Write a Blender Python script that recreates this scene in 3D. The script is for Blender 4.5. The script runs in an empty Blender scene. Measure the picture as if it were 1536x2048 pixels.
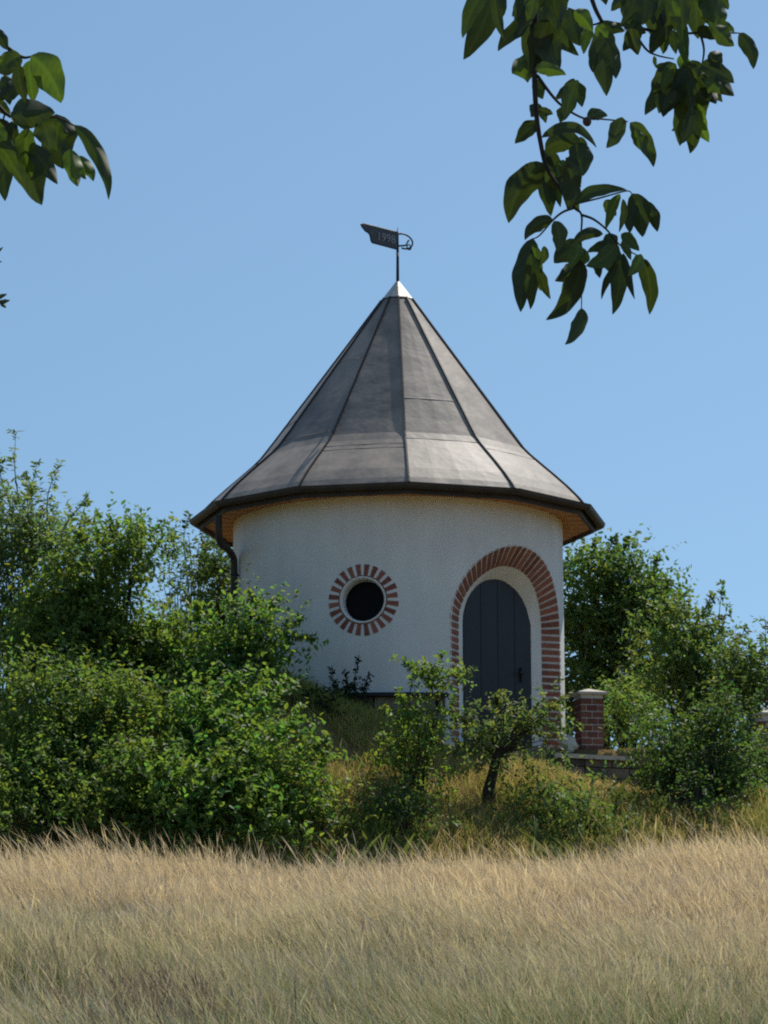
import bpy, bmesh, math, random
import numpy as np
from mathutils import Vector, Matrix

scene = bpy.context.scene
COL = scene.collection
rng = np.random.default_rng(7)
random.seed(7)
R_ = math.radians

# ------------------------------------------------------------------ camera
F = 5024.0                       # focal length in photo pixels (1536 wide)
PITCH = math.atan(940.0 / F)
cam_d = bpy.data.cameras.new('camera')
cam = bpy.data.objects.new('camera', cam_d)
COL.objects.link(cam)
cam_d.sensor_fit = 'HORIZONTAL'
cam_d.sensor_width = 36.0
cam_d.lens = F / 1536 * 36
cam_d.clip_start = 0.1
cam_d.clip_end = 6000
cam.location = (0, 0, 0)
cam.rotation_euler = (math.pi / 2 + PITCH, 0, 0)
scene.camera = cam

# ------------------------------------------------------------------ light
SUN_AZ, SUN_EL = R_(32), R_(55)          # behind the tower, to its right
world = bpy.data.worlds.new('World')
scene.world = world
world.use_nodes = True
wn, wl = world.node_tree.nodes, world.node_tree.links
bg = wn['Background']
sky = wn.new('ShaderNodeTexSky')
sky.sky_type = 'NISHITA'
sky.sun_disc = False
sky.sun_elevation = SUN_EL
sky.sun_rotation = SUN_AZ
sky.altitude = 300
sky.air_density = 1.0
sky.dust_density = 0.3
sky.ozone_density = 1.0
# sample the dome a little higher than the horizon band, so that it stays an even blue
stc = wn.new('ShaderNodeTexCoord')
smp = wn.new('ShaderNodeMapping')
smp.inputs['Scale'].default_value = (1, 1, 0.60)
smp.inputs['Location'].default_value = (0, 0, 0.20)
wl.new(stc.outputs['Generated'], smp.inputs['Vector'])
wl.new(smp.outputs[0], sky.inputs['Vector'])
wbal = wn.new('ShaderNodeMix'); wbal.data_type = 'RGBA'; wbal.blend_type = 'MULTIPLY'
wbal.inputs[0].default_value = 1
wl.new(sky.outputs[0], wbal.inputs[6])
wbal.inputs[7].default_value = (0.93, 1.06, 1.025, 1)
wl.new(wbal.outputs[2], bg.inputs['Color'])
bg.inputs['Strength'].default_value = 0.118
sd = bpy.data.lights.new('sun', 'SUN')
sd.energy = 4.9
sd.angle = R_(0.53)
sd.color = (1.0, 0.94, 0.84)
sun = bpy.data.objects.new('sun', sd)
COL.objects.link(sun)
sv = Vector((math.sin(SUN_AZ) * math.cos(SUN_EL), math.cos(SUN_AZ) * math.cos(SUN_EL), math.sin(SUN_EL)))
sun.rotation_euler = sv.to_track_quat('Z', 'Y').to_euler()
sun.location = (10, 40, 40)

scene.view_settings.view_transform = 'Standard'
scene.view_settings.look = 'None'
scene.view_settings.exposure = 0.0
scene.view_settings.gamma = 1.0
scene.render.engine = 'CYCLES'
scene.cycles.max_bounces = 8
scene.cycles.use_denoising = False
scene.cycles.use_adaptive_sampling = False
scene.cycles.filter_width = 2.1

# ------------------------------------------------------------------ helpers
CP, SP = math.cos(PITCH), math.sin(PITCH)


def pt(px, py, Y):
    """photo pixel and distance -> point in the place"""
    u, v = px - 768.0, 1024.0 - py
    k = Y / (F * CP - v * SP)
    return Vector((u * k, Y, (F * SP + v * CP) * k))


def m_per_px(py, Y):
    return Y / (F * CP - (1024.0 - py) * SP)


def empty(name, loc=(0, 0, 0)):
    o = bpy.data.objects.new(name, None)
    o.empty_display_size = 0.2
    COL.objects.link(o)
    o.location = loc
    return o


def tag(o, label=None, cat=None, group=None, kind=None):
    if label: o['label'] = label
    if cat: o['category'] = cat
    if group: o['group'] = group
    if kind: o['kind'] = kind
    return o


def link_mesh(name, me, mats, parent=None):
    o = bpy.data.objects.new(name, me)
    for m in (mats if isinstance(mats, (list, tuple)) else [mats]):
        me.materials.append(m)
    COL.objects.link(o)
    if parent is not None:
        o.parent = parent
    return o


class MB:
    def __init__(s):
        s.v, s.f, s.mi, s.c = [], [], [], []

    def add(s, verts, faces, mi=0, col=None):
        b = len(s.v)
        s.v += [tuple(p) for p in verts]
        s.f += [tuple(i + b for i in f) for f in faces]
        s.mi += [mi] * len(faces)
        s.c += [col or (1, 1, 1)] * len(verts)

    def hexa(s, a, b, mi=0, col=None):
        """a: 4 corners of the front, b: 4 corners of the back"""
        s.add(list(a) + list(b), [(0, 1, 2, 3), (7, 6, 5, 4), (0, 4, 5, 1), (1, 5, 6, 2), (2, 6, 7, 3), (3, 7, 4, 0)], mi, col)

    def box(s, lo, hi, mi=0, col=None, M=None):
        x0, y0, z0 = lo
        x1, y1, z1 = hi
        a = [(x0, y0, z0), (x1, y0, z0), (x1, y0, z1), (x0, y0, z1)]
        b = [(x0, y1, z0), (x1, y1, z0), (x1, y1, z1), (x0, y1, z1)]
        if M is not None:
            a = [M @ Vector(p) for p in a]
            b = [M @ Vector(p) for p in b]
        s.hexa(a, b, mi, col)

    def tube(s, pts, rad, n=8, mi=0, col=None, cap=True):
        pts = [Vector(p) for p in pts]
        if not isinstance(rad, (list, tuple)):
            rad = [rad] * len(pts)
        rings = []
        prev = None
        for i, p in enumerate(pts):
            d = (pts[min(i + 1, len(pts) - 1)] - pts[max(i - 1, 0)]).normalized()
            if prev is None:
                a = d.orthogonal().normalized()
            else:
                a = (prev - d * prev.dot(d)).normalized()
            prev = a
            b = d.cross(a)
            rings.append([p + (a * math.cos(2 * math.pi * k / n) + b * math.sin(2 * math.pi * k / n)) * rad[i] for k in range(n)])
        vs = [q for r in rings for q in r]
        fs = []
        for i in range(len(pts) - 1):
            for k in range(n):
                k2 = (k + 1) % n
                fs.append((i * n + k, i * n + k2, (i + 1) * n + k2, (i + 1) * n + k))
        if cap:
            fs.append(tuple(range(n - 1, -1, -1)))
            fs.append(tuple((len(pts) - 1) * n + k for k in range(n)))
        s.add(vs, fs, mi, col)

    def build(s, name, mats, parent=None, smooth=False, fix=True):
        me = bpy.data.meshes.new(name)
        me.from_pydata(s.v, [], s.f)
        me.polygons.foreach_set('material_index', s.mi)
        at = me.attributes.new('Col', 'FLOAT_COLOR', 'POINT')
        c = np.ones((len(s.v), 4), np.float32)
        c[:, :3] = np.array(s.c, np.float32)
        at.data.foreach_set('color', c.ravel())
        if fix:
            bm = bmesh.new(); bm.from_mesh(me)
            bmesh.ops.recalc_face_normals(bm, faces=bm.faces)
            bm.to_mesh(me); bm.free()
        if smooth:
            me.polygons.foreach_set('use_smooth', [True] * len(me.polygons))
        me.update()
        return link_mesh(name, me, mats, parent)


def np_mesh(name, V, Q, C, mats, parent=None, smooth=False):
    """quads from numpy arrays"""
    me = bpy.data.meshes.new(name)
    nv, nf = len(V), len(Q)
    me.vertices.add(nv)
    me.vertices.foreach_set('co', V.astype(np.float32).ravel())
    me.loops.add(nf * 4)
    me.loops.foreach_set('vertex_index', Q.astype(np.int32).ravel())
    me.polygons.add(nf)
    me.polygons.foreach_set('loop_start', np.arange(0, nf * 4, 4, dtype=np.int32))
    at = me.attributes.new('Col', 'FLOAT_COLOR', 'POINT')
    c = np.ones((nv, 4), np.float32)
    c[:, :3] = C
    at.data.foreach_set('color', c.ravel())
    if smooth:
        me.polygons.foreach_set('use_smooth', np.ones(nf, bool))
    me.update(calc_edges=True)
    return link_mesh(name, me, mats, parent)


def nrm(a):
    return a / np.maximum(np.linalg.norm(a, axis=-1, keepdims=True), 1e-9)


# ------------------------------------------------------------------ materials
def mat(name):
    m = bpy.data.materials.new(name)
    m.use_nodes = True
    n, l = m.node_tree.nodes, m.node_tree.links
    return m, n, l, n['Principled BSDF']


def coords(n, l, scale=(1, 1, 1)):
    tc = n.new('ShaderNodeTexCoord')
    mp = n.new('ShaderNodeMapping')
    mp.inputs['Scale'].default_value = scale
    l.new(tc.outputs['Object'], mp.inputs['Vector'])
    return mp.outputs[0]


def noise(n, l, vec, scale, detail=5, rough=0.6):
    t = n.new('ShaderNodeTexNoise')
    t.inputs['Scale'].default_value = scale
    t.inputs['Detail'].default_value = detail
    t.inputs['Roughness'].default_value = rough
    l.new(vec, t.inputs['Vector'])
    return t.outputs['Fac']


def ramp(n, l, fac, stops):
    r = n.new('ShaderNodeValToRGB')
    e = r.color_ramp.elements
    while len(e) < len(stops): e.new(0.5)
    for k, (p, c) in enumerate(stops):
        e[k].position = p
        e[k].color = (c[0], c[1], c[2], 1)
    l.new(fac, r.inputs[0])
    return r.outputs[0]


def bump(n, l, h, strength, dist, bs):
    b = n.new('ShaderNodeBump')
    b.inputs['Strength'].default_value = strength
    b.inputs['Distance'].default_value = dist
    l.new(h, b.inputs['Height'])
    l.new(b.outputs[0], bs.inputs['Normal'])


def simple(name, c0, c1, scale=4, rough=0.7, metal=0.0, bstr=0.3, bdist=0.01, stretch=(1, 1, 1), bscale=None, spec=0.3, use_col=False):
    m, n, l, b = mat(name)
    v = coords(n, l, stretch)
    f = noise(n, l, v, scale)
    c = ramp(n, l, f, [(0.3, c0), (0.7, c1)])
    if use_col:
        a = n.new('ShaderNodeAttribute'); a.attribute_name = 'Col'
        mx = n.new('ShaderNodeMix'); mx.data_type = 'RGBA'; mx.blend_type = 'MULTIPLY'
        mx.inputs[0].default_value = 1
        l.new(c, mx.inputs[6]); l.new(a.outputs['Color'], mx.inputs[7])
        c = mx.outputs[2]
    l.new(c, b.inputs['Base Color'])
    b.inputs['Roughness'].default_value = rough
    b.inputs['Metallic'].default_value = metal
    b.inputs['Specular IOR Level'].default_value = spec
    if bstr:
        bump(n, l, noise(n, l, v, bscale or scale * 6), bstr, bdist, b)
    return m


def leafmat(name, trans=0.4, rough=0.38, tint=(1.5, 1.7, 0.7), spec=0.5):
    m, n, l, b = mat(name)
    a = n.new('ShaderNodeAttribute'); a.attribute_name = 'Col'
    l.new(a.outputs['Color'], b.inputs['Base Color'])
    b.inputs['Roughness'].default_value = rough
    b.inputs['Specular IOR Level'].default_value = spec
    t = n.new('ShaderNodeBsdfTranslucent')
    mx = n.new('ShaderNodeMix'); mx.data_type = 'RGBA'; mx.blend_type = 'MULTIPLY'
    mx.inputs[0].default_value = 1
    l.new(a.outputs['Color'], mx.inputs[6])
    mx.inputs[7].default_value = (*tint, 1)
    l.new(mx.outputs[2], t.inputs['Color'])
    s = n.new('ShaderNodeMixShader')
    s.inputs[0].default_value = trans
    l.new(b.outputs[0], s.inputs[1]); l.new(t.outputs[0], s.inputs[2])
    l.new(s.outputs[0], n['Material Output'].inputs['Surface'])
    return m


M_PLASTER = None
m, n, l, b = mat('white_plaster')
v = coords(n, l)
vs = coords(n, l, (1, 1, 0.12))
f1 = noise(n, l, v, 1.3, 6, 0.65)
c1 = ramp(n, l, f1, [(0.25, (0.73, 0.71, 0.67)), (0.6, (0.81, 0.79, 0.755))])
f2 = noise(n, l, vs, 5.0, 5, 0.6)
c2 = ramp(n, l, f2, [(0.35, (0.94, 0.935, 0.92)), (0.6, (1, 1, 1))])
mx = n.new('ShaderNodeMix'); mx.data_type = 'RGBA'; mx.blend_type = 'MULTIPLY'; mx.inputs[0].default_value = 1
l.new(c1, mx.inputs[6]); l.new(c2, mx.inputs[7])
l.new(mx.outputs[2], b.inputs['Base Color'])
b.inputs['Roughness'].default_value = 0.9
b.inputs['Specular IOR Level'].default_value = 0.15
bump(n, l, noise(n, l, v, 9, 5), 0.08, 0.006, b)
M_PLASTER = m

# weathered sheet metal of the roof: streaks down the slope, blotches
m, n, l, b = mat('weathered_roof_sheet')
v = coords(n, l, (1, 1, 0.22))
v2 = coords(n, l)
fa = noise(n, l, v, 3.2, 7, 0.65)
ca = ramp(n, l, fa, [(0.3, (0.20, 0.178, 0.158)), (0.5, (0.285, 0.248, 0.215)), (0.72, (0.38, 0.325, 0.275))])
fb = noise(n, l, v2, 1.1, 4, 0.6)
cb = ramp(n, l, fb, [(0.35, (0.72, 0.73, 0.76)), (0.65, (1.1, 1.06, 1.02))])
mx = n.new('ShaderNodeMix'); mx.data_type = 'RGBA'; mx.blend_type = 'MULTIPLY'; mx.inputs[0].default_value = 1
l.new(ca, mx.inputs[6]); l.new(cb, mx.inputs[7])
l.new(mx.outputs[2], b.inputs['Base Color'])
b.inputs['Metallic'].default_value = 0.0
b.inputs['Roughness'].default_value = 0.56
b.inputs['Specular IOR Level'].default_value = 0.23
bump(n, l, noise(n, l, v2, 2.2, 3), 0.25, 0.05, b)
M_ROOF = m

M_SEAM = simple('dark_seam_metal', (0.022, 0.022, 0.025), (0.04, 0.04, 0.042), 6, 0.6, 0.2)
M_GUTTER = simple('dark_gutter_metal', (0.042, 0.035, 0.030), (0.075, 0.062, 0.052), 5, 0.6, 0.2)
M_TIN = simple('pale_tin', (0.42, 0.39, 0.34), (0.6, 0.56, 0.5), 8, 0.38, 0.7, 0.15)
M_IRON = simple('dark_iron', (0.02, 0.024, 0.03), (0.045, 0.05, 0.06), 20, 0.55, 0.3)
M_LETTER = simple('pale_worn_lettering', (0.24, 0.26, 0.27), (0.34, 0.36, 0.37), 20, 0.5, 0.3)
M_WOOD = simple('orange_soffit_boards', (0.44, 0.20, 0.085), (0.56, 0.28, 0.13), 6, 0.6, 0, 0.2, 0.004, (1, 1, 1))
M_DOOR = simple('dark_grey_door_paint', (0.021, 0.024, 0.027), (0.027, 0.030, 0.034), 3, 0.5, 0, 0.2, 0.004, (4, 4, 0.4))
M_BRICK = simple('red_brick', (0.23, 0.082, 0.057), (0.35, 0.132, 0.095), 14, 0.85, 0, 0.6, 0.006, use_col=True)
M_MORTAR = simple('pale_mortar', (0.52, 0.48, 0.44), (0.66, 0.62, 0.57), 10, 0.9)
M_STONE = simple('grey_rubble_stone', (0.10, 0.085, 0.07), (0.24, 0.2, 0.165), 5, 0.9, 0, 0.8, 0.03, use_col=True)
M_SLAB = simple('pale_coping_stone', (0.46, 0.41, 0.34), (0.62, 0.57, 0.49), 4, 0.85, 0, 0.5, 0.01)
M_GLASS = simple('dark_window_glass', (0.004, 0.004, 0.005), (0.007, 0.007, 0.008), 3, 0.4, 0, 0, spec=0.08)
M_BARK = simple('grey_brown_bark', (0.022, 0.018, 0.013), (0.06, 0.048, 0.036), 9, 0.9, 0, 0.8, 0.02, (1, 1, 0.3))
M_TWIG = simple('dark_twig_bark', (0.02, 0.016, 0.012), (0.05, 0.04, 0.03), 30, 0.8, 0, 0.3, 0.002)
M_LEAF = leafmat('shrub_leaf', 0.54, 0.52, (1.6, 1.65, 0.75), 0.32)
M_WALNUT = leafmat('walnut_leaf', 0.24, 0.55, (1.5, 1.8, 0.5), 0.2)
M_NUT = simple('walnut_husk', (0.05, 0.03, 0.03), (0.09, 0.06, 0.045), 20, 0.6)
M_GRASS = leafmat('dry_grass', 0.35, 0.6, (1.15, 1.05, 0.8), 0.2)
m, n, l, b = mat('meadow_soil')
v = coords(n, l)
c = ramp(n, l, noise(n, l, v, 0.9, 7, 0.7), [(0.3, (0.10, 0.095, 0.035)), (0.5, (0.22, 0.16, 0.07)), (0.7, (0.33, 0.235, 0.115))])
l.new(c, b.inputs['Base Color'])
b.inputs['Roughness'].default_value = 1
b.inputs['Specular IOR Level'].default_value = 0.05
bump(n, l, noise(n, l, v, 9, 8, 0.7), 0.9, 0.12, b)
M_SOIL = m

# ------------------------------------------------------------------ terrain
TY = 32.0
TX = pt(796, 1200, TY).x


def zc(py):
    return pt(796, py, TY).z


Z0 = zc(1516)                  # threshold level of the door


def ground_z(x, y):
    x = np.asarray(x, float); y = np.asarray(y, float)
    zm = -2.0 + 0.165 * np.clip(y - 8.5, 0, 16.7)
    ctrl_x = [-40, -9, -4.5, -2.6, -1.4, -0.6, 0.1, 0.8, 1.6, 2.4, 3.4, 5.0, 9, 40]
    ctrl_t = [2.4, 2.7, 3.05, 3.40, 3.60, 3.25, 2.96, 2.52, 2.46, 2.25, 2.16, 2.1, 2.0, 1.9]
    T = np.interp(x, ctrl_x, ctrl_t)
    u = np.clip((y - 25.2) / 4.6, 0, 1)
    s = np.sin(u * math.pi / 2) ** 1.15
    z = np.where(y > 25.2, zm + (T - zm) * s, zm)
    T2 = np.where(x > 0.9, Z0 - 0.02, T)                 # terrace round the door
    k = np.clip((y - 30.45) / 0.2, 0, 1)
    z = np.where(y > 30.45, z * (1 - k) + T2 * k, z)
    z = z - 0.045 * np.clip(y - 44, 0, 120)
    bumpy = 0.05 * np.sin(1.9 * x + 0.7 * y) * np.sin(1.3 * y - 0.6 * x) + 0.03 * np.sin(4.1 * x + 1.0) * np.sin(3.7 * y)
    bumpy = bumpy * np.where((np.hypot(x - TX, y - TY) < 3.0), 0.25, 1)
    return z + bumpy


def axis(a, b, step, far):
    core = np.arange(a, b + 1e-6, step)
    ext, d, p = [], step, b
    while p < far:
        d *= 1.35; p += d; ext.append(p)
    low, d, p = [], step, a
    while p > -far:
        d *= 1.35; p -= d; low.append(p)
    return np.array(low[::-1] + list(core) + ext)


gx = axis(-8, 8, 0.14, 1500); gy = axis(7, 40, 0.14, 1500)
GX, GY = np.meshgrid(gx, gy)
V = np.stack([GX, GY, ground_z(GX, GY)], -1).reshape(-1, 3)
nx, ny = len(gx), len(gy)
I = np.arange(nx * ny).reshape(ny, nx)
Q = np.stack([I[:-1, :-1], I[:-1, 1:], I[1:, 1:], I[1:, :-1]], -1).reshape(-1, 4)
tag(np_mesh('ground', V, Q, np.ones((len(V), 3)), M_SOIL, smooth=True), kind='structure')

# ------------------------------------------------------------------ round tower
RW = 330 * m_per_px(1180, TY) * 1.0          # wall radius
K = m_per_px(1047, TY)
ZE = zc(1047) - Z0                           # eave level above the threshold
tower = tag(empty('garden_tower', (TX, TY, Z0)),
            'round white plastered tower with flared grey metal cone roof on the mound', 'tower')


def cyl(r, phi, z):
    return Vector((r * math.sin(phi), -r * math.cos(phi), z))


# -- wall, solid, with the door and window recesses cut out
DPHI, WPHI = R_(45), R_(-11.9)
DN = Vector((math.sin(DPHI), -math.cos(DPHI), 0)); DT = Vector((math.cos(DPHI), math.sin(DPHI), 0))
WNV = Vector((math.sin(WPHI), -math.cos(WPHI), 0)); WT = Vector((math.cos(WPHI), math.sin(WPHI), 0))
Z_SP = zc(1285) - Z0                         # springing of the door arch
ZW = zc(1190 + 58) - Z0                      # window centre (its face stands nearer than the axis)
UP = Vector((0, 0, 1))
NS = 256
wb = MB()
ring = lambda r, z: [cyl(r, 2 * math.pi * k / NS, z) for k in range(NS)]
zt = ZE - 0.01
vs_ = ring(RW, -1.2) + ring(RW, zt)
wb.add(vs_, [(k, (k + 1) % NS, NS + (k + 1) % NS, NS + k) for k in range(NS)] + [tuple(range(NS - 1, -1, -1)), tuple(range(NS, 2 * NS))])
wall = wb.build('wall', M_PLASTER, tower)


def arch(a, n_arc=40, foot=0.0):
    p = [(-a, foot)]
    for k in range(n_arc + 1):
        th = math.pi - math.pi * k / n_arc
        p.append((a * math.cos(th), Z_SP + a * math.sin(th)))
    p.append((a, foot))
    return p


def dpt(t, n_, z):
    return DN * n_ + DT * t + UP * z


def cutter(pts_fn, n0, n1, outline):
    c = MB()
    N = len(outline)
    c.add([pts_fn(a, n1, b_) for a, b_ in outline] + [pts_fn(a, n0, b_) for a, b_ in outline],
          [tuple(range(N)), tuple(range(2 * N - 1, N - 1, -1))] + [(k, N + k, N + (k + 1) % N, (k + 1) % N) for k in range(N)])
    return c.build('cutter', M_PLASTER, tower)


WR_HOLE = 0.252
A_OUT, A_IN, A_LEAF = 1.0, 0.765, 0.615
N_LEAF = RW * 0.822
cut1 = cutter(dpt, N_LEAF - 0.10, RW + 1.0, arch(A_OUT - 0.012, foot=-0.05))
wpt = lambda t, n_, z: WNV * n_ + WT * t + UP * (ZW + z)
cut2 = cutter(wpt, RW - 0.30, RW + 0.5, [(0.30 * math.cos(2 * math.pi * k / 48), 0.30 * math.sin(2 * math.pi * k / 48)) for k in range(48)])
bpy.context.view_layer.update()
for c in (cut1, cut2):
    md = wall.modifiers.new('cut', 'BOOLEAN'); md.object = c; md.solver = 'EXACT'; md.operation = 'DIFFERENCE'
dg = bpy.context.evaluated_depsgraph_get()
me2 = bpy.data.meshes.new_from_object(wall.evaluated_get(dg))
wall.modifiers.clear(); wall.data = me2
for c in (cut1, cut2): bpy.data.objects.remove(c)

# -- door surround: splayed ring of bricks
ds = MB()


def ring_n(t):
    no = math.sqrt(max(RW * RW - t * t, 0.01))
    return no, no - 0.088 - 0.11 * (1 - abs(t) / A_OUT)


def brick_piece(p_o0, p_i0, p_o1, p_i1, lift, mi, col):
    """corners (t,z): outer/inner at the two ends"""
    fr = []
    for (t, z), out in ((p_o0, 1), (p_i0, 0), (p_i1, 0), (p_o1, 1)):
        tt = t if out else t * A_OUT / A_IN
        no, ni = ring_n(max(-A_OUT, min(A_OUT, tt)))
        fr.append((t, (no if out else ni) + lift, z))
    fr_v = [dpt(*p) for p in fr]
    bk_v = [dpt(p[0], p[1] - 0.13, p[2]) for p in fr]
    ds.hexa(fr_v, bk_v, mi, col)


def bcol():
    k = random.uniform(0.72, 1.22)
    return (k, k * random.uniform(0.9, 1.1), k * random.uniform(0.88, 1.12))


NB = 31
for k in range(NB):
    for (lift, g, mi) in ((0.004, 0.16, 0), (-0.010, 0.0, 1)):
        th0 = math.pi * (k + g) / NB; th1 = math.pi * (k + 1 - g) / NB
        ao = A_OUT + (random.uniform(-0.006, 0.006) if mi == 0 else -0.01)
        brick_piece((ao * math.cos(th0), Z_SP + ao * math.sin(th0)), (A_IN * math.cos(th0), Z_SP + A_IN * math.sin(th0)),
                    (ao * math.cos(th1), Z_SP + ao * math.sin(th1)), (A_IN * math.cos(th1), Z_SP + A_IN * math.sin(th1)), lift, mi, bcol())
NJ = 17
hj = (Z_SP + 0.0) / NJ
for sg in (-1, 1):
    for k in range(NJ):
        z0 = k * hj + 0.015; z1 = (k + 1) * hj - 0.015
        ao = A_OUT + random.uniform(-0.006, 0.006)
        brick_piece((sg * ao, z0), (sg * A_IN, z0), (sg * ao, z1), (sg * A_IN, z1), 0.004, 0, bcol())
    brick_piece((sg * (A_OUT - 0.01), -0.1), (sg * A_IN, -0.1), (sg * (A_OUT - 0.01), Z_SP), (sg * A_IN, Z_SP), -0.010, 1, (1, 1, 1))
tag(ds.build('door_surround', [M_BRICK, M_MORTAR], tower), 'arched splayed red brick surround of the door')

# -- plaster reveal between bricks and door leaf
rv = MB()
A1, A2 = arch(A_IN + 0.004, foot=-0.05), arch(A_LEAF, foot=-0.05)
top_a, bot_a = [], []
for (t, z) in A1:
    tt = max(-A_OUT, min(A_OUT, t * A_OUT / A_IN))
    top_a.append(dpt(t, ring_n(tt)[1] - 0.012, z))
for (t, z) in A2:
    bot_a.append(dpt(t, N_LEAF - 0.03, z))
N = len(A1)
mid_a = [a.lerp(b_, 0.5) + DN * 0.012 for a, b_ in zip(top_a, bot_a)]
rv.add(top_a + mid_a + bot_a, [(k, k + 1, N + k + 1, N + k) for k in range(N - 1)] + [(N + k, N + k + 1, 2 * N + k + 1, 2 * N + k) for k in range(N - 1)])
rv.build('door_reveal', M_PLASTER, tower, smooth=True)

# -- door leaf of vertical boards
door = MB()
nb = 8
wbd = 2 * A_LEAF / nb
for k in range(nb):
    t0, t1 = -A_LEAF + k * wbd + 0.001, -A_LEAF + (k + 1) * wbd - 0.001
    zz = [Z_SP + math.sqrt(max((A_LEAF + 0.01) ** 2 - t * t, 0)) for t in (t0, (t0 + t1) / 2, t1)]
    o_ = [(t0, -0.02), (t1, -0.02), (t1, zz[2]), ((t0 + t1) / 2, zz[1]), (t0, zz[0])]
    nl = N_LEAF - 0.012 - (0.004 if k % 2 else 0)
    vv = [dpt(t, nl, z) for t, z in o_] + [dpt(t, nl - 0.04, z) for t, z in o_]
    door.add(vv, [(0, 1, 2, 3, 4), (9, 8, 7, 6, 5)] + [(j, 5 + j, 5 + (j + 1) % 5, (j + 1) % 5) for j in range(5)])
door_o = door.build('door', M_DOOR, tower)
bk = MB()
o_ = arch(A_LEAF + 0.005, foot=-0.04)
bk.add([dpt(t, N_LEAF - 0.05, z) for t, z in o_], [tuple(range(len(o_)))])
bk.build('door_backing', M_DOOR, door_o)
dh = MB()
dh.box((-0.02, -0.03, -0.09), (0.02, 0.0, 0.09))
dh.tube([(0, -0.03, 0.02), (0, -0.07, 0.02), (-0.11, -0.07, 0.015)], 0.011, 8)
Mh = Matrix((DT, -DN, UP)).transposed().to_4x4(); Mh.translation = dpt(0.42, N_LEAF - 0.012, 0.95)
dh.v = [tuple(Mh @ Vector(p)) for p in dh.v]
dh.build('door_handle', M_IRON, door_o)
st = MB()
st.hexa([dpt(-1.0, 2.35, -0.2), dpt(1.0, 2.35, -0.2), dpt(1.0, 2.35, -0.012), dpt(-1.0, 2.35, -0.012)],
        [dpt(-1.0, 1.70, -0.2), dpt(1.0, 1.70, -0.2), dpt(1.0, 1.70, -0.012), dpt(-1.0, 1.70, -0.012)])
st.build('doorstep', M_STONE, tower)

# -- round window: bricks, white frame, dark pane
wbk = MB()
wsurf = lambda t, z, lift: WNV * (math.sqrt(RW * RW - t * t) + lift) + WT * t + UP * (ZW + z)
for k in range(24):
    a0 = 2 * math.pi * (k + 0.22) / 24; a1 = 2 * math.pi * (k + 0.80) / 24
    r0, r1 = 0.292 + random.uniform(-.004, .004), 0.432 + random.uniform(-.008, .008)
    fr = [wsurf(r * math.cos(a), r * math.sin(a), 0.007) for r, a in ((r0, a0), (r1, a0), (r1, a1), (r0, a1))]
    bb = [wsurf(r * math.cos(a), r * math.sin(a), -0.05) for r, a in ((r0, a0), (r1, a0), (r1, a1), (r0, a1))]
    wbk.hexa(fr, bb, 0, bcol())
win = wbk.build('round_window', [M_BRICK], tower)
win['label'] = 'round window ringed by spaced red bricks'
wf = MB()
prof = [(0.286, -0.02), (0.286, 0.016), (0.278, 0.020), (0.264, 0.016), (WR_HOLE, -0.05), (WR_HOLE, -0.26)]
NW = 56
vv = []
for k in range(NW):
    a = 2 * math.pi * k / NW
    for r, h in prof:
        t, z = r * math.cos(a), r * math.sin(a)
        vv.append(WNV * (math.sqrt(RW * RW - 0.3 * 0.3 * math.cos(a) ** 2) + h) + WT * t + UP * (ZW + z))
P = len(prof)
wf.add(vv, [(k * P + j, k * P + j + 1, ((k + 1) % NW) * P + j + 1, ((k + 1) % NW) * P + j) for k in range(NW) for j in range(P - 1)])
wf.build('window_frame', M_PLASTER, win, smooth=True)
wp = MB()
wp.add([wpt(0.26 * math.cos(2 * math.pi * k / 40), RW - 0.2, 0.26 * math.sin(2 * math.pi * k / 40)) for k in range(40)], [tuple(range(40))])
wp.build('window_pane', M_GLASS, win)

# -- stone plinth at the foot, left of the door
pl = MB()
z_top = zc(1425) - Z0
for c_ in range(6):
    z1 = z_top - 0.05 - c_ * 0.17; z0 = z1 - 0.155
    ph = R_(-80) + random.uniform(0, 0.1)
    while ph < R_(13):
        w = random.uniform(0.11, 0.2)
        e = min(ph + w, R_(14.5))
        rr = RW + 0.10 + random.uniform(-0.025, 0.03)
        q = [cyl(rr, ph + 0.006, z0), cyl(rr, e - 0.006, z0), cyl(rr, e - 0.006, z1), cyl(rr, ph + 0.006, z1)]
        q2 = [cyl(RW - 0.05, ph, z0), cyl(RW - 0.05, e, z0), cyl(RW - 0.05, e, z1), cyl(RW - 0.05, ph, z1)]
        k_ = random.uniform(0.7, 1.5)
        pl.hexa(q, q2, 0, (k_, k_ * random.uniform(.92, 1.02), k_ * random.uniform(.85, 1.0)))
        ph = e
pl.build('plinth', M_STONE, tower)
pc = MB()  # dark rim modelled in place of the shadow line above the plinth stones
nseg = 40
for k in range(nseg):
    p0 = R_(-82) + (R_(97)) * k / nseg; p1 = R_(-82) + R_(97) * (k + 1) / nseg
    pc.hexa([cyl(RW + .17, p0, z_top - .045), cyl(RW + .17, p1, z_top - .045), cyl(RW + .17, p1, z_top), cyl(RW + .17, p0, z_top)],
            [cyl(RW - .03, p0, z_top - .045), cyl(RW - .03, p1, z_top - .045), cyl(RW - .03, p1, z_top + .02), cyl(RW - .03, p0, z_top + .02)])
pc.build('plinth_shadow_rim', M_SEAM, tower)

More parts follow.
